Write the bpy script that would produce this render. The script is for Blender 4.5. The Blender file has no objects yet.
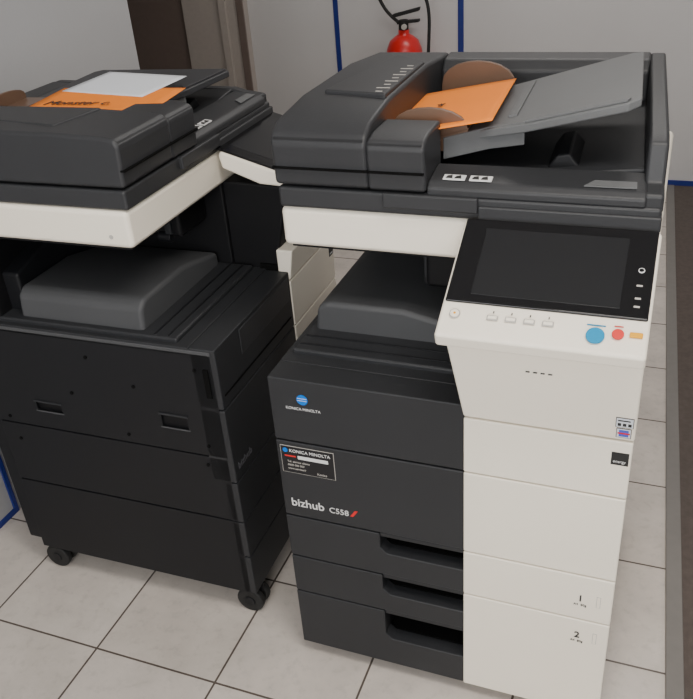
import bpy, bmesh, math
from mathutils import Vector, Matrix
W=0.615; D=0.583
zA=.7085; zW1=.6857; zS1=.5727; zS2=.391; zS3=.284; zT=.974; zU=.9027; ys=.128; yb=.689; xm=.352

# ---------------- materials
def mat(name,col,rough=.5,metal=0,noise=0,nscale=40,bump=0,bscale=300,spec=.5,emit=None,es=1):
    m=bpy.data.materials.new(name); m.use_nodes=True
    nt=m.node_tree; b=nt.nodes['Principled BSDF']
    b.inputs['Base Color'].default_value=(*col,1); b.inputs['Roughness'].default_value=rough
    b.inputs['Metallic'].default_value=metal
    b.inputs['Specular IOR Level'].default_value=spec
    if emit:
        b.inputs['Emission Color'].default_value=(*emit,1); b.inputs['Emission Strength'].default_value=es
    tc=nt.nodes.new('ShaderNodeTexCoord')
    if noise:
        n=nt.nodes.new('ShaderNodeTexNoise'); n.inputs['Scale'].default_value=nscale; n.inputs['Detail'].default_value=4
        nt.links.new(tc.outputs['Object'],n.inputs['Vector'])
        mx=nt.nodes.new('ShaderNodeMix'); mx.data_type='RGBA'
        mx.inputs[6].default_value=(*[c*(1-noise) for c in col],1); mx.inputs[7].default_value=(*[min(1,c*(1+noise)) for c in col],1)
        nt.links.new(n.outputs['Fac'],mx.inputs[0]); nt.links.new(mx.outputs[2],b.inputs['Base Color'])
    if bump:
        n=nt.nodes.new('ShaderNodeTexNoise'); n.inputs['Scale'].default_value=bscale
        nt.links.new(tc.outputs['Object'],n.inputs['Vector'])
        bp=nt.nodes.new('ShaderNodeBump'); bp.inputs['Strength'].default_value=bump; bp.inputs['Distance'].default_value=.001
        nt.links.new(n.outputs['Fac'],bp.inputs['Height']); nt.links.new(bp.outputs['Normal'],b.inputs['Normal'])
    return m
M={}
M['dark']=mat('dark_plastic',(.021,.0222,.025),.5,noise=.12,nscale=6,bump=.15,spec=.35)
M['darker']=mat('black_plastic',(.005,.005,.006),.55,noise=.1,spec=.25)
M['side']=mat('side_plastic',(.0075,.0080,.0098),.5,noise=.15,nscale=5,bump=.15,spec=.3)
M['lid']=mat('lid_plastic',(.028,.029,.032),.47,noise=.1,nscale=6,bump=.2,spec=.4)
M['grey']=mat('grey_plastic',(.058,.060,.064),.55,noise=.08,nscale=8,bump=.2,spec=.35)
M['tray']=mat('tray_grey_plastic',(.12,.124,.128),.5,noise=.06,nscale=8,bump=.15,spec=.4)
M['trayd']=mat('tray_dark_plastic',(.040,.041,.045),.5,noise=.06,nscale=8,bump=.15,spec=.35)
M['white']=mat('offwhite_plastic',(.90,.835,.715),.45,noise=.04,nscale=5,bump=.08)
M['gap']=mat('gap_black',(.003,.003,.003),.8,noise=.1,spec=.1)
M['screen']=mat('screen_black',(.004,.004,.005),.10,noise=.05)
M['display']=mat('display_glass',(.012,.0125,.014),.16,noise=.05)
M['blue']=mat('button_blue',(.0,.24,.46),.4,noise=.05,spec=.2)
M['red']=mat('button_red',(.66,.045,.04),.4,noise=.05,spec=.2)
M['yel']=mat('button_yellow',(.78,.37,.015),.4,noise=.05,spec=.2)
M['btn']=mat('button_grey',(.45,.43,.40),.4,noise=.05)
M['ink']=mat('ink_black',(.015,.015,.015),.6,noise=.05)
M['inkw']=mat('ink_white',(.70,.70,.70),.6,noise=.05)
M['inkd']=mat('ink_dim',(.09,.09,.10),.6,noise=.05)
M['logo']=mat('logo_blue',(.0,.16,.62),.5,noise=.05,spec=.1)
M['logored']=mat('logo_red',(.65,.03,.03),.4,noise=.05,spec=.1)
M['label']=mat('label_dark',(.012,.012,.014),.4,noise=.1,spec=.3)
M['orange']=mat('orange_paper',(.88,.24,.025),.8,noise=.05,nscale=10,spec=.2)
M['paper']=mat('white_paper',(.68,.71,.76),.8,noise=.02,nscale=10)
M['brown']=mat('guide_brown_plastic',(.13,.075,.048),.3,noise=.15,nscale=25)
M['rubber']=mat('rubber',(.010,.010,.010),.7,noise=.1)
M['purple']=mat('sticker_purple',(.06,.10,.55),.5,noise=.05)

def new(name,bm,mt,parent=None,bev=0,seg=3):
    bmesh.ops.recalc_face_normals(bm,faces=bm.faces)
    me=bpy.data.meshes.new(name); bm.to_mesh(me); bm.free()
    o=bpy.data.objects.new(name,me); bpy.context.collection.objects.link(o)
    me.materials.append(mt)
    if bev:
        b=o.modifiers.new('Bevel','BEVEL'); b.width=bev; b.segments=seg; b.limit_method='ANGLE'; b.angle_limit=math.radians(25); b.harden_normals=True
        for p in me.polygons: p.use_smooth=True
    if parent:
        o.parent=parent
        if name.startswith('adf_'):
            for v in me.vertices: v.co.x-=.032*max(0,v.co.y-.13)/.56*max(0,v.co.x)/W
    return o
def box(name,x0,x1,y0,y1,z0,z1,mt,parent=None,bev=.003):
    bm=bmesh.new(); bmesh.ops.create_cube(bm,size=1)
    for v in bm.verts:
        v.co=Vector(((x0+x1)/2+v.co.x*(x1-x0),(y0+y1)/2+v.co.y*(y1-y0),(z0+z1)/2+v.co.z*(z1-z0)))
    return new(name,bm,mt,parent,bev)
def prism(name,pts,ax,a0,a1,mt,parent=None,bev=.003,fn=None):
    bm=bmesh.new()
    def P(p,a):
        if ax=='x': return (a,p[0],p[1])
        if ax=='y': return (p[0],a,p[1])
        return (p[0],p[1],a)
    A=[bm.verts.new(P(p,a0)) for p in pts]; B=[bm.verts.new(P(p,a1)) for p in pts]
    bm.faces.new(A); bm.faces.new(B[::-1]); n=len(pts)
    for i in range(n): bm.faces.new((A[i],A[(i+1)%n],B[(i+1)%n],B[i]))
    if fn:
        for v in bm.verts: v.co=Vector(fn(*v.co))
    return new(name,bm,mt,parent,bev)
def cyl(name,c,r,h,axis,mt,parent=None,bev=0,r2=None,seg=32):
    bm=bmesh.new(); bmesh.ops.create_cone(bm,cap_ends=True,segments=seg,radius1=r,radius2=r if r2 is None else r2,depth=h)
    R={'x':Matrix.Rotation(math.pi/2,4,'Y'),'y':Matrix.Rotation(math.pi/2,4,'X'),'z':Matrix.Identity(4)}[axis] if isinstance(axis,str) else axis
    bmesh.ops.transform(bm,matrix=Matrix.Translation(c)@R,verts=bm.verts)
    return new(name,bm,mt,parent,bev)
def text(name,s,loc,size,mt,parent=None,rot=(math.pi/2,0,0),bold=0,align='LEFT'):
    c=bpy.data.curves.new(name,'FONT'); c.body=s; c.size=size; c.extrude=.0003; c.offset=bold; c.align_x=align
    c.materials.append(mt)
    o=bpy.data.objects.new(name,c); bpy.context.collection.objects.link(o)
    o.location=loc; o.rotation_euler=rot
    if parent:o.parent=parent
    return o
def tube(name,pts,r,mt,parent=None):
    c=bpy.data.curves.new(name,'CURVE'); c.dimensions='3D'; c.bevel_depth=r; c.bevel_resolution=4
    s=c.splines.new('NURBS'); s.points.add(len(pts)-1)
    for i,p in enumerate(pts): s.points[i].co=(*p,1)
    s.use_endpoint_u=True; s.order_u=3; c.materials.append(mt)
    o=bpy.data.objects.new(name,c); bpy.context.collection.objects.link(o)
    if parent:o.parent=parent
    return o

def printer(loc,rot,tz0,tsl,rim,feet,branded):
    E=bpy.data.objects.new('multifunction_printer',None); bpy.context.collection.objects.link(E)
    E.location=loc; E.rotation_euler=(0,0,rot); E.empty_display_size=.2
    p=E
    def trayz(x): return tz0+(x-.24)*tsl
    bot=.03 if branded else .073
    # core
    box('core_body',.006,W-.006,.06,D-.01,bot+.005,.69,M['darker'],p,.004)
    box('base_plinth',.02,W-.02,.03,D-.03,bot-.004,bot+.03,M['darker'],p,.004)
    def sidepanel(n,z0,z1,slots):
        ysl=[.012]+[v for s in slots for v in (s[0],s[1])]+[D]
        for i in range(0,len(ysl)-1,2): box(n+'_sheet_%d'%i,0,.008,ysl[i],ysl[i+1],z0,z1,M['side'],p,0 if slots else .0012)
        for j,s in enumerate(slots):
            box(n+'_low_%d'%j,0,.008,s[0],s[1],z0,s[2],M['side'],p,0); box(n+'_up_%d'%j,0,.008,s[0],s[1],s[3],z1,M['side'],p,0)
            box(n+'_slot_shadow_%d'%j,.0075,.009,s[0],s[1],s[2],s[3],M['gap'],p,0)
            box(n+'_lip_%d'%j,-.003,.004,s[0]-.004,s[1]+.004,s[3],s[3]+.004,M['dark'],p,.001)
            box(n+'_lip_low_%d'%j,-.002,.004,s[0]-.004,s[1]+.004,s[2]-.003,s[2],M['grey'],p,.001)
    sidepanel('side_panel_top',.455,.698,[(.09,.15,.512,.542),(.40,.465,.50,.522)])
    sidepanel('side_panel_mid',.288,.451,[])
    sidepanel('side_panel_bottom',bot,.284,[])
    box('side_top_trim',-.002,.01,.01,D,.696,.704,M['grey'],p,.002)
    for i,(yy,zz) in enumerate([(.05,.66),(.30,.655),(.55,.64),(.05,.48),(.24,.475),(.55,.47),(.06,.43),(.54,.41),(.36,.56),(.2,.6)]):
        cyl('side_screw_%d'%i,(-.0005,yy,zz),.004,.003,'x',M['gap'],p,0,seg=12)
    box('side_latch',-.004,.006,.02,.032,.60,.665,M['gap'],p,.002)
    box('right_side_panel',W-.008,W,.01,D,bot,.9,M['white'],p,.002)
    # casters
    wr=.028 if branded else .033
    for i,(cx_,cy_) in enumerate([(.034,.028),(.030,.56),(.565,.05),(.565,.535)]):
        if branded and i<2: cx_,cy_=.06,.07+.45*i
        for sgn,nm in ((-1,'a'),(1,'b')): cyl('caster_wheel_%s_%d'%(nm,i),(cx_+sgn*.014,cy_,wr),wr,.018,'x',M['rubber'],p,.005)
        cyl('caster_hub_%d'%i,(cx_-.0235,cy_,wr),wr*.4,.004,'x',M['side'],p,.001)
        if not branded:
            prism('caster_fork_%d'%i,[(cy_-.026,.05),(cy_+.024,.05),(cy_+.03,.075),(cy_-.03,.075)],'x',cx_-.004,cx_+.004,M['darker'],p,.001)
            cyl('caster_stem_%d'%i,(cx_,cy_,.071),.016,.014,'z',M['darker'],p,.002)
    # front dark panels
    prism('front_door_upper',[(0,zS1+.0015),(xm,zS1+.0015),(xm,zA),(0,zA)],'y',0,.056,M['dark'],p,.003)
    prism('front_toner_door',[(0,zS2+.0015),(xm,zS2+.0015),(xm,zS1-.0015),(0,zS1-.0015)],'y',0,.056,M['dark'],p,.003)
    fb=bot
    dr=[(zS2,zS3,.048),(zS3,.185,.05),(.185,fb,.078 if branded else .05)]
    for i,(zt,zb,nh) in enumerate(dr):
        zt-=.0015; zb+=.0015
        prism('drawer_front_%d'%i,[(0,zb),(xm,zb),(xm,zt-nh),(.205,zt-nh),(.192,zt-nh+.013),(.192,zt),(0,zt)],'y',0,.03,M['dark'],p,.0025)
        box('drawer_core_%d'%i,.002,.19,.028,.062,zb,zt,M['darker'],p,0)
        prism('drawer_handle_lip_%d'%i,[(.192,zt-.010),(xm,zt-.010),(xm,zt),(.192,zt)],'y',.004,.016,M['dark'],p,.002)
        box('drawer_recess_%d'%i,.192,xm,.029,.062,zb,zt-nh+.002,M['gap'],p,0)
    # white front column
    def wp(n,z0,z1): box(n,xm,W,-.002,.06,z0+.0012,z1-.0012,M['white'],p,.003)
    wp('white_front_tray_two',fb,zS3); wp('white_front_tray_one',zS3,zS2)
    wp('white_front_door',zS2,zS1); wp('white_front_strip',zS1,zW1)
    box('column_gap_filler',xm+.004,W-.004,.008,.07,fb+.005,.86 if branded else .72,M['gap'],p,0)
    fnc=lambda x,y,z:(x-(.022*(z-zW1)/.17 if x<.5 else 0),y,z)
    if branded:
        prism('white_front_cover',[(-.002,zW1+.0015),(-.034,.846),(-.03,.862),(.10,.895),(.14,.902),(.14,zW1+.0015)],'x',xm,W+.001,M['white'],p,.004,fn=fnc)
    else:
        prism('white_front_cover',[(-.002,zW1+.0015),(-.014,.758),(.025,.758),(.025,zW1+.0015)],'x',xm,W+.001,M['white'],p,.004)
        prism('panel_support_bracket',[(.02,.757),(.0,.84),(.0,.90),(.10,.905),(.14,.905),(.14,.70),(.027,.70)],'x',xm+.01,W-.01,M['darker'],p,.006)
        box('bracket_front_plate',.40,.56,-.004,.03,.785,.86,M['side'],p,.004)
    box('upright_column',xm,W-.004,.135,D-.02,.69,.905,M['darker'],p,.004)
    if branded:
        box('cover_handle_shade',.36,.52,-.0355,-.02,.838,.8405,M['btn'],p,.0005)  # handle gap strip; grey colour paints the shadow line under the panel
        for i in range(4): box('cover_mark_%d'%i,.452+i*.011,.458+i*.011,-.0275,-.02,.803,.8045,M['ink'],p,0)
    # top of body & output tray
    prism('body_top_deck',[(0,.0565),(xm+.01,.0565),(xm+.01,D),(0,D)],'z',.69,.7085,M['dark'],p,.002)
    box('deck_step',.012,xm,.085,D-.02,.70,.718,M['dark'],p,.005)
    for i in range(2): box('deck_rib_%d'%i,.02,xm-.004,.105+.03*i,.109+.03*i,.7175,.7195,M['side'],p,.0005)
    prism('output_tray_block',[(.025,.71),(.032,.762),(.05,.776),(.2,.776),(.345,.745),(.345,.71)],'y',.165,.46,M['grey'],p,.010)
    prism('output_tray_stop',[(.05,.71),(.05,.80),(.16,.83),(.345,.80),(.345,.71)],'y',.462,.56,M['side'],p,.006)
    box('rear_support',.01,W-.01,.50,.63,.69,.905,M['darker'],p,.01)
    box('rear_cover',.01,W-.01,D-.01,.63,bot+.01,.70,M['side'],p,.006)
    box('exit_unit',.24,.352,.18,.45,.82,.90,M['darker'],p,.01)
    for i in range(4): cyl('exit_roller_%d'%i,(.242,.22+.06*i,.822),.012,.03,'y',M['side'],p,.002)
    for i in range(3): box('exit_rib_%d'%i,.232,.245,.2+.09*i,.215+.09*i,.83,.88,M['dark'],p,.002)
    # scanner
    box('scanner_white_frame',0,W,ys,.66,zU,zT,M['white'],p,.010)
    box('scanner_underside',.01,W-.01,ys+.012,.65,zU-.006,zU+.01,M['darker'],p,.002)
    cyl('scanner_side_plug',(-.0005,.17,.925),.004,.002,'x',M['btn'],p)
    # ADF lid
    box('adf_lid_base',.002,W-.002,ys-.004,yb,zT+.001,1.012,M['lid'],p,.006)
    box('adf_lid_front_lip',.19,.345,ys-.012,ys+.02,.988,1.013,M['lid'],p,.003)
    box('adf_lid_front_band',.345,W-.001,ys-.010,ys+.02,.977,1.0,M['lid'],p,.003)
    hp=.006 if branded else -.014
    hx=.165
    prism('adf_feeder_cover',[(.12,1.016),(.116,1.088),(.122,1.102),(.15,1.114+hp*.6),(.26,1.124+hp),(.5,1.126+hp),(.675,1.115+hp*.5),(.689,1.098),(.689,1.016)],'x',0,hx+.002,M['lid'],p,.009)
    prism('adf_feeder_front_block',[(.12,1.016),(.116,1.086),(.122,1.096),(.15,1.103),(.225,1.103),(.225,1.016)],'x',hx+.001,.262,M['lid'],p,.009)
    prism('adf_feeder_inner_cover',[(.04,.27),(hx-.005,.25),(hx-.005,.50),(.085,.56)],'z',1.115+hp,(1.131 if branded else 1.127)+hp,M['lid'],p,.004)
    prism('adf_feeder_joint',[(.113,1.046),(.113,1.049),(.13,1.049),(.13,1.046)],'x',.001,.260,M['gap'],p,0)
    if branded:
        for i in range(9): box('adf_size_mark_%d'%i,.132 if i%2 else .138,.156 if i%2 else .150,.262+i*.024,.2655+i*.024,1.1305+hp,1.1316+hp,M['btn'],p,0)
    rz=rim
    prism('adf_right_rim',[(.13,1.0),(.13,1.030),(.165,1.036),(.175,rz-.018),(.20,rz-.01),(.67,rz+.008),(.689,rz),(.689,1.0)],'x',.585,W-.001,M['lid'],p,.006)
    prism('adf_rear_rim',[(.60,1.0),(.60,rz-.012),(.62,rz+.006),(.67,rz+.010),(.689,rz),(.689,1.0)],'x',hx+.002,.586,M['lid'],p,.006)
    prism('adf_front_rim',[(ys-.004,1.01),(ys-.004,1.024),(ys+.008,1.032),(.20,1.040),(.215,1.01)],'x',.262,.59,M['lid'],p,.004)
    prism('adf_exit_tray',[(.262,1.01),(.262,1.018),(.40,1.026),(.586,1.046),(.586,1.01)],'y',.20,.62,M['dark'],p,.004)
    prism('adf_exit_stop',[(.43,1.02),(.45,1.05),(.47,1.054),(.49,1.03)],'y',.23,.36,M['side'],p,.004)
    # document tray
    TM=M['tray'] if branded else M['trayd']
    sh=lambda x,y,z:(x,y,trayz(x)+z)
    prism('adf_document_tray',[(.167,.245),(.30,.245),(.40,.205),(.552,.185),(.570,.20),(.570,.515),(.552,.53),(.167,.53)],'z',-.014,0,TM,p,.003,fn=sh)
    prism('adf_tray_edge_rib',[(.40,.21),(.55,.192),(.555,.202),(.405,.222)],'z',0,.004,TM,p,.001,fn=sh)
    prism('adf_tray_front_skirt',[(.262,.236),(.34,.236),(.40,.212),(.40,.22),(.34,.25),(.262,.25)],'z',-.035,.002,M['tray'],p,.002,fn=sh)
    prism('adf_tray_inner_step',[(.365,.27),(.38,.27),(.38,.50),(.365,.50)],'z',-.001,.004,TM,p,.001,fn=sh)
    # guides (brown wings)
    def guide(n,y0,sgn,hh,x0,x1):
        w_=x1-x0
        top=[(x0+w_*(.5-.5*math.cos(math.pi*k/10)),.012+(hh-.012)*math.sin(math.pi*k/10)**.8) for k in range(11)]
        pts=[(x1,-.02)]+top[::-1]+[(x0,-.02)]
        zb=trayz(x0+.07)+.004
        prism(n,[(x,zb+h) for x,h in pts],'y',y0,y0+.006,M['brown'],p,.0015)
        a,b_=sorted((y0,y0+sgn*.05))
        prism(n+'_foot',[(x0,a),(x1,a),(x1,b_),(x0,b_)],'z',.0045,.0075,M['brown'],p,.001,fn=sh)
    if branded:
        guide('adf_guide_front',.238,1,.052,.172,.305); guide('adf_guide_rear',.535,-1,.060,.185,.335)
    else:
        guide('adf_guide_front',.238,1,.014,.172,.305); guide('adf_guide_rear',.535,-1,.030,.172,.305)
    g=lambda x,y,z:(x,y,z-.004+(y-.138)*.12)
    for i in range(2): 
        prism('adf_icon_label_%d'%i,[(.285+i*.042,.138),(.32+i*.042,.138),(.32+i*.042,.154),(.285+i*.042,.154)],'z',1.0375,1.0392,M['inkw'],p,0,fn=g)
        for k in range(2): prism('adf_icon_print_%d'%(i*2+k),[(.289+i*.042+k*.014,.141),(.300+i*.042+k*.014,.141),(.298+i*.042+k*.014,.151),(.291+i*.042+k*.014,.148)],'z',1.0385,1.0402,M['ink'],p,0,fn=g)
    prism('adf_name_label',[(.50,.140),(.575,.140),(.575,.160),(.515,.160)],'z',1.0375,1.0392,M['tray'],p,0,fn=g)
    # control panel (tilt is adjustable: the far machine's panel is set flatter)
    zf=.882 if branded else .925
    O=Vector((0,-.078,zf)); E2=Vector((0,.113,.982)); dv=(E2-O).normalized(); nv=Vector((0,-dv.z,dv.y))
    if branded:
        hpf=[(-.074,.858),(-.080,.880),(.113,.981),(.118,.972),(.112,.93),(.03,.875)]
    else:
        hpf=[(-.074,zf-.016),(-.080,zf-.002),(.113,.981),(.118,.972),(.112,.945),(.03,.915)]
    prism('panel_housing',hpf,'x',.327,.617,M['white'],p,.006)
    def onp(n,x0,x1,t0,t1,h0,h1,mt,bev=.001):
        def fn(x,y,z):
            v=O+dv*y+nv*z; return (x,v.y,v.z)
        return prism(n,[(x0,t0),(x1,t0),(x1,t1),(x0,t1)],'z',h0,h1,mt,p,bev,fn=fn)
    tm=.214 if branded else .208
    onp('panel_touchscreen_bezel',.331,.613,.057 if branded else .03,tm,-.002,.003,M['screen'],.003)
    onp('panel_display',.366,.574,.072,.196,.0025,.0034,M['display'],.0003)
    RM=Matrix(((1,0,0,0),(0,dv.y,nv.y,0),(0,dv.z,nv.z,0),(0,0,0,1)))
    def disc(n,x,t,r,h,mt):
        c=O+dv*t+nv*(h/2+.0005); cyl(n,(x,c.y,c.z),r,h,RM,mt,p,.0008)
    if branded:
        disc('panel_start_button',.548,.024,.0125,.004,M['blue'])
        disc('panel_stop_button',.577,.030,.008,.004,M['red'])
        onp('panel_reset_button',.592,.609,.028,.036,.0,.003,M['yel'])
        disc('panel_power_button',.350,.036,.008,.002,M['btn']); disc('panel_power_cap',.350,.036,.0065,.0028,M['white']); disc('panel_power_mark',.350,.036,.0022,.0032,M['yel'])
        for i in range(4): 
            onp('panel_key_%d'%i,.397+i*.026,.413+i*.026,.031,.039,0,.003,M['btn']); onp('panel_key_cap_%d'%i,.3985+i*.026,.4115+i*.026,.0325,.0375,0,.004,M['white'])
            onp('panel_key_tick_%d'%i,.4045+i*.026,.4058+i*.026,.044,.047,0,.0015,M['ink'],0)
        onp('panel_start_caption',.535,.56,.0415,.0427,0,.0012,M['blue'],0)
        onp('panel_stop_caption',.571,.583,.0435,.0445,0,.0012,M['red'],0)
    disc('panel_home_icon',.596,.14,.0045,.0036,M['inkw']); disc('panel_home_icon_hole',.596,.14,.0033,.0041,M['screen'])
    for i,t in enumerate((.112,.090,.076)): onp('panel_side_icon_%d'%i,.592,.600,t,t+.003,.002,.0034,M['btn'],0)
    def L(n,x,z,w,h,mt,y=-.0006): return box(n,x,x+w,y,.002,z,z+h,mt,p,0)
    if branded:
        cyl('logo_globe',(.064,0,.669),.0105,.0015,'y',M['logo'],p)
        for i in range(2): L('logo_globe_line_%d'%i,.055,.667+.0045*i,.018,.0008,M['inkw'],-.0011)
        text('logo_text','KONICA MINOLTA',(.064,-.0008,.6465),.0078,M['inkw'],p,align='CENTER',bold=0)
        L('label_plate_border',.008,.500,.106,.062,M['btn']); L('label_plate',.009,.501,.104,.060,M['label'],-.001)
        cyl('label_globe',(.018,-.001,.552),.005,.001,'y',M['logo'],p)
        text('label_text_a','KONICA MINOLTA',(.026,-.0014,.549),.0095,M['inkw'],p,bold=0)
        L('label_red_bar',.016,.538,.022,.003,M['logored'],-.0014); L('label_white_bar',.042,.535,.060,.0075,M['inkw'],-.0014)
        for i in range(3): text('label_text_b%d'%i,['Tel. service clients','0800 000 000','www.service.fr'][i],(.02,-.0014,.525-.008*i),.006,M['btn'],p)
        text('label_text_c','Konica',(.078,-.0014,.505),.007,M['btn'],p)
        text('model_text','bizhub',(.016,-.0006,.419),.026,M['inkw'],p,bold=.0002)
        text('model_text_number','C558',(.094,-.0006,.419),.018,M['inkw'],p)
        prism('model_red_mark',[(.136,.419),(.142,.419),(.152,.434),(.146,.434)],'y',-.0006,.002,M['logored'],p,0)
    else:
        text('model_text','bizhub',(.016,-.0006,.418),.024,M['inkd'],p,bold=.0001)
        box('front_door_groove',.012,.34,-.0008,.004,.60,.604,M['gap'],p,0)
        box('front_door_glossy_strip',.10,.34,-.0015,.004,.645,.70,M['lid'],p,.002)
    for s,z in (('1',.335),('2',.243)):
        text('tray_number_'+s,s,(.561,-.0026,z-.004),.020,M['ink'],p,align='CENTER',bold=.0004)
        text('tray_caption_'+s,'A4  80g',(.561,-.0026,z-.015),.007,M['ink'],p,align='CENTER')
        L('tray_gauge_frame_'+s,.588,z-.012,.007,.026,M['btn'],-.0026); L('tray_gauge_'+s,.5888,z-.0112,.0054,.0244,M['white'],-.003)
    L('energy_label',.585,.640,.026,.024,M['ink'],-.0026); text('energy_label_text','energy',(.588,-.0032,.645),.007,M['inkw'],p)
    if branded:
        def LC(n,x,z,w,h,mt,dy=0):
            yy=lambda z:-.002-.032*(z-zW1)/.16
            return prism(n,[(yy(z)-.0008-dy,z),(yy(z+h)-.0008-dy,z+h),(yy(z+h)+.002,z+h),(yy(z)+.002,z)],'x',x,x+w,mt,p,0)
        LC('cover_label_a',.586,.716,.026,.020,M['ink']); LC('cover_label_a_paper',.587,.717,.024,.018,M['paper'],.0003)
        for i in range(3): LC('cover_label_a_print%d'%i,.589+i*.0075,.719,.005,.006,M['ink'],.0006)
        LC('cover_label_a_line',.589,.729,.018,.0025,M['ink'],.0006)
        LC('cover_label_b',.588,.694,.022,.020,M['ink']); LC('cover_label_b_print',.589,.695,.020,.018,M['paper'],.0003); LC('cover_label_b_dot',.592,.697,.014,.014,M['purple'],.0006); LC('cover_label_b_bar',.590,.7025,.018,.003,M['logored'],.0008)
    return E,trayz
A,tzA=printer((0,0,0),0,1.062,.27,1.11,.03,True)
B,tzB=printer((-.134,.054,0),math.pi/2+.0144,1.084,.03,1.055,.062,False)

# ------------- papers
def sheet(name,M4,w,h,mt,txt=None):
    bm=bmesh.new(); bmesh.ops.create_grid(bm,x_segments=12,y_segments=12,size=.5)
    for v in bm.verts:
        x=v.co.x*w; y=v.co.y*h
        v.co=Vector((x,y,.0015*math.sin(x*9+y*6)))
    o=new(name,bm,mt); o.matrix_world=M4
    s=o.modifiers.new('Solidify','SOLIDIFY'); s.thickness=.0006
    for q in o.data.polygons:q.use_smooth=True
    if txt:
        for i,(s_,x,y,sz,r) in enumerate(txt):
            text('handwriting_%d'%i,s_,(x,y,.0026),sz,M['ink'],o,rot=(0,0,r)).data.shear=.3
    return o
def onTray(E,tz,sl,x,y,up,rz):
    T=Matrix.Translation(E.location)@Matrix.Rotation(E.rotation_euler.z,4,'Z')
    return T@Matrix.Translation((x,y,tz(x)+up))@Matrix.Rotation(-math.atan(sl),4,'Y')@Matrix.Rotation(rz,4,'Z')
bpy.context.view_layer.update()
sheet('orange_paper',onTray(A,tzA,.16,.247,.350,.028,math.radians(3)),.185,.285,M['orange'],[('ok',-.02,-.0,.02,1.4)])
sheet('orange_paper',onTray(B,tzB,.03,.250,.305,.020,math.radians(4)),.150,.28,M['orange'],[('Monster c.',-.046,.115,.034,-1.57)])
sheet('white_paper',onTray(B,tzB,.03,.352,.325,.022,math.radians(-7)),.15,.21,M['paper'])

# ------------- room
def wallmat(name,col,noise=.05):
    return mat(name,col,.8,noise=noise,nscale=2.5,bump=.2,bscale=120)
WM=wallmat('wall_paint',(.56,.55,.55))
fm=bpy.data.materials.new('floor_tiles'); fm.use_nodes=True
nt=fm.node_tree; b=nt.nodes['Principled BSDF']; tc=nt.nodes.new('ShaderNodeTexCoord'); mp=nt.nodes.new('ShaderNodeMapping')
mp.inputs['Location'].default_value=(.151+3.0,.135+3.0,0)
br=nt.nodes.new('ShaderNodeTexBrick'); br.offset=0; br.squash=1
br.inputs['Scale'].default_value=1; br.inputs['Brick Width'].default_value=.3; br.inputs['Row Height'].default_value=.3
br.inputs['Mortar Size'].default_value=.0026; br.inputs['Mortar Smooth'].default_value=.2
br.inputs['Color1'].default_value=(.57,.515,.465,1); br.inputs['Color2'].default_value=(.61,.555,.505,1); br.inputs['Mortar'].default_value=(.11,.09,.078,1)
nt.links.new(tc.outputs['Object'],mp.inputs[0]); nt.links.new(mp.outputs[0],br.inputs['Vector'])
def noise_(scale,lo,hi,det=8,pos=(.0,1.0)):
    no=nt.nodes.new('ShaderNodeTexNoise'); no.inputs['Scale'].default_value=scale; no.inputs['Detail'].default_value=det; no.inputs['Roughness'].default_value=.65
    nt.links.new(tc.outputs['Object'],no.inputs['Vector'])
    mr=nt.nodes.new('ShaderNodeMapRange'); mr.inputs['From Min'].default_value=pos[0]; mr.inputs['From Max'].default_value=pos[1]
    mr.inputs['To Min'].default_value=lo; mr.inputs['To Max'].default_value=hi
    nt.links.new(no.outputs['Fac'],mr.inputs['Value']); return mr
m1=noise_(5,.80,1.03,8,(.3,.65)); m2=noise_(38,.88,1.0,6,(.32,.48))
mm=nt.nodes.new('ShaderNodeMath'); mm.operation='MULTIPLY'; nt.links.new(m1.outputs[0],mm.inputs[0]); nt.links.new(m2.outputs[0],mm.inputs[1])
vm=nt.nodes.new('ShaderNodeVectorMath'); vm.operation='SCALE'
nt.links.new(br.outputs['Color'],vm.inputs[0]); nt.links.new(mm.outputs[0],vm.inputs['Scale']); nt.links.new(vm.outputs[0],b.inputs['Base Color'])
b.inputs['Roughness'].default_value=.26
bp=nt.nodes.new('ShaderNodeBump'); bp.inputs['Distance'].default_value=.002; bp.inputs['Strength'].default_value=.6; bp.invert=True
nt.links.new(br.outputs['Fac'],bp.inputs['Height']); nt.links.new(bp.outputs['Normal'],b.inputs['Normal'])
X0,X1,Y0,Y1,H=-3.3,2.2,-2.6,3.1,2.7
box('floor',X0,X1,Y0,Y1,-.1,0,fm,None,0)
box('ceiling',X0,X1,Y0,Y1,H,H+.1,mat('ceiling_paint',(.7,.7,.69),.9,noise=.03),None,0)
box('wall_back',X0,X1,Y1,Y1+.1,0,H,WM,None,0)
box('wall_front',X0,X1,Y0-.1,Y0,0,H,WM,None,0)
box('wall_right',X1,X1+.1,Y0,Y1,0,H,WM,None,0)
box('wall_left',X0-.1,X0,Y0,Y1,0,H,WM,None,0)
box('wall_partition',-1.06,-.95,Y0,1.16,0,H,wallmat('partition_paint',(.38,.38,.39)),None,0)
BL=mat('blue_trim_paint',(.010,.024,.19),.5,noise=.1)
box('baseboard_partition',-.95,-.944,Y0,.2,0,.016,BL,None,.001)
box('trim_1',-.95,-.944,.186,.2,.016,H,BL,None,.001)
box('baseboard_back',-.42,X1,Y1-.006,Y1,0,.03,BL,None,.001)
box('trim_2',-.428,-.40,Y1-.006,Y1,.03,H,BL,None,.001)
box('trim_3',-1.075,-1.05,Y1-.006,Y1,0,H,BL,None,.001)
DR=bpy.data.objects.new('door_1',None); bpy.context.collection.objects.link(DR)
dm=mat('door_dark',(.15,.115,.10),.6,noise=.1); dg=mat('door_steel',(.40,.36,.33),.45,noise=.08)
box('door_leaf',-2.95,-1.93,Y1-.03,Y1,0,2.1,dm,DR,.002)
box('door_jamb',-1.93,-1.56,Y1-.05,Y1,0,2.1,dg,DR,.004)
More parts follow.
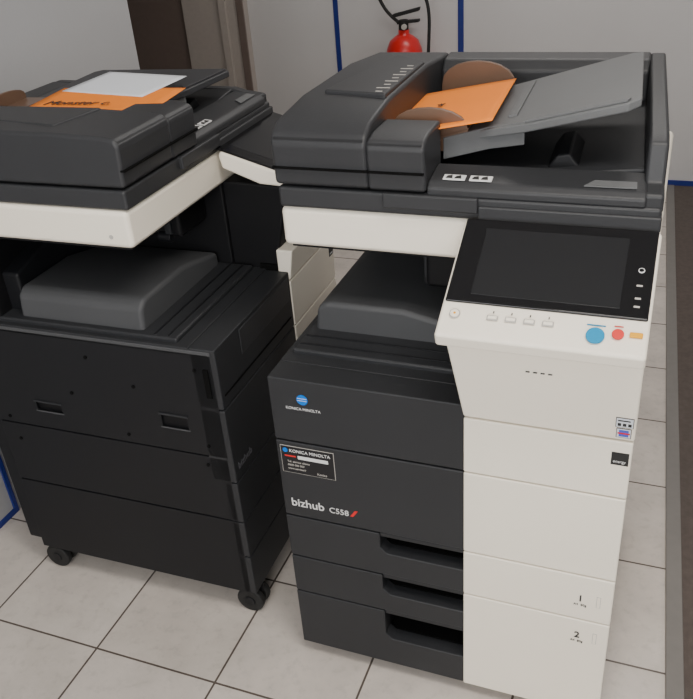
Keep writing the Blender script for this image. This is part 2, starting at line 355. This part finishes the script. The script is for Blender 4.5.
box('door_jamb_fold',-1.70,-1.66,Y1-.07,Y1-.05,0,2.1,dg,DR,.002)
box('door_jamb_edge',-1.60,-1.56,Y1-.06,Y1-.05,0,2.1,dm,DR,.002)
box('door_head',-2.95,-1.56,Y1-.05,Y1,2.1,2.2,dg,DR,.004)
def lx(y): return .744-.04*y
cm=mat('carpet_dark',(.085,.068,.060),.95,noise=.3,nscale=60,bump=.5)
prism('floor_carpet',[(lx(Y0)+.03,Y0+.01),(X1-.01,Y0+.01),(X1-.01,Y1-.01),(lx(Y1)+.03,Y1-.01)],'z',0,.006,cm,None,0)
prism('trim_4',[(lx(Y0)-.005,Y0+.01),(lx(Y0)+.03,Y0+.01),(lx(Y1)+.03,Y1-.01),(lx(Y1)-.005,Y1-.01)],'z',0,.009,mat('threshold_metal',(.17,.16,.15),.5,noise=.1),None,.002)

# fire extinguisher
FE=bpy.data.objects.new('fire_extinguisher',None); bpy.context.collection.objects.link(FE); FE.location=(-.665,2.97,0)
rm=mat('extinguisher_red',(.62,.02,.02),.3,noise=.05)
bm=bmesh.new(); prof=[(.0,.0),(.085,.0),(.090,.012),(.090,.63),(.086,.67),(.070,.71),(.042,.732),(.026,.74),(.026,.76),(0,.76)]
rings=[]
for r_,z in prof:
    rings.append([bm.verts.new((max(r_,.0005)*math.cos(a*math.pi/16),max(r_,.0005)*math.sin(a*math.pi/16),z)) for a in range(32)])
for i in range(len(rings)-1):
    for j in range(32): bm.faces.new((rings[i][j],rings[i][(j+1)%32],rings[i+1][(j+1)%32],rings[i+1][j]))
o=new('cylinder_body',bm,rm,FE)
for q in o.data.polygons:q.use_smooth=True
cyl('valve',(0,0,.775),.024,.06,'z',M['rubber'],FE,.003)
cyl('pressure_gauge',(.012,-.03,.777),.013,.015,'y',M['btn'],FE,.002)
prism('lever_top',[(-.05,.815),(.08,.845),(.085,.862),(-.05,.832)],'y',-.015,.015,M['rubber'],FE,.003)
prism('lever_bottom',[(-.03,.785),(.08,.795),(.08,.808),(-.03,.800)],'y',-.015,.015,M['rubber'],FE,.003)
tube('hose',[(-.02,0,.79),(-.07,-.01,.83),(-.11,-.02,.90),(-.13,-.03,.97),(-.05,-.04,1.06),(.06,-.045,1.03),(.12,-.045,.93),(.145,-.05,.85),(.14,-.05,.72),(.125,-.05,.50),(.12,-.04,.3)],.008,M['rubber'],FE)
cyl('hose_nozzle',(.12,-.04,.24),.018,.14,'z',M['rubber'],FE,.003,r2=.012)
box('body_label',-.05,.05,-.092,-.078,.3,.5,M['paper'],FE,.001)

# unseen window added for light from the camera side; ceiling lights
WN=bpy.data.objects.new('added_window_1',None); bpy.context.collection.objects.link(WN)
box('frame_bottom',-.5,1.7,Y0,Y0+.04,.85,.9,M['white'],WN,.003); box('frame_top',-.5,1.7,Y0,Y0+.04,2.2,2.25,M['white'],WN,.003)
box('frame_left',-.5,-.45,Y0,Y0+.04,.9,2.2,M['white'],WN,.003); box('frame_right',1.65,1.7,Y0,Y0+.04,.9,2.2,M['white'],WN,.003)
box('glow_pane',-.45,1.65,Y0,Y0+.01,.9,2.2,mat('added_window_glow',(.5,.5,.5),.3,emit=(.9,.95,1.0),es=1.5),WN,0)  # glowing pane of the added window
def area(name,loc,rot,sx,sy,e,col):
    l=bpy.data.lights.new(name,'AREA'); l.shape='RECTANGLE'; l.size=sx; l.size_y=sy; l.energy=e; l.color=col
    o=bpy.data.objects.new(name,l); bpy.context.collection.objects.link(o); o.location=loc; o.rotation_euler=rot; return o
area('added_window_fill',(.6,Y0+.06,1.55),(math.radians(90),0,0),2.0,1.3,50,(1,.99,.97))  # area lamp added at the unseen window to light the white fronts
area('ceiling_light_near',(.9,-.6,H-.06),(0,0,0),1.2,.6,34,(1,.94,.86))
area('ceiling_light_far',(.2,2.0,H-.06),(0,0,0),1.2,.6,18,(1,.96,.92))
LD=mat('lamp_diffuser',(.9,.9,.9),.5,emit=(1,.95,.88),es=1.2)
for i,(a,b_) in enumerate([(.9,-.6),(.2,2.0)]):
    box('ceiling_lamp',a-.6,a+.6,b_-.3,b_+.3,H-.05,H,LD,None,.005)

w=bpy.data.worlds.new('World'); bpy.context.scene.world=w; w.use_nodes=True
w.node_tree.nodes['Background'].inputs[0].default_value=(.6,.65,.7,1); w.node_tree.nodes['Background'].inputs[1].default_value=.5

# camera (calibrated pose)
yaw,pit,rol,f=.4008,.5295,-.0819,827.5
d=Vector((-math.sin(yaw)*math.cos(pit),math.cos(yaw)*math.cos(pit),-math.sin(pit)))
r=Vector((math.cos(yaw),math.sin(yaw),0)); u=r.cross(d)
r2=r*math.cos(rol)+u*math.sin(rol); u2=-r*math.sin(rol)+u*math.cos(rol)
c=bpy.data.cameras.new('Camera'); co=bpy.data.objects.new('Camera',c); bpy.context.collection.objects.link(co)
co.matrix_world=Matrix((( r2.x,u2.x,-d.x,.6135),(r2.y,u2.y,-d.y,-1.0795),(r2.z,u2.z,-d.z,1.471),(0,0,0,1)))
c.sensor_fit='VERTICAL'; c.sensor_height=24; c.lens=f/699*24; c.clip_start=.02
bpy.context.scene.camera=co
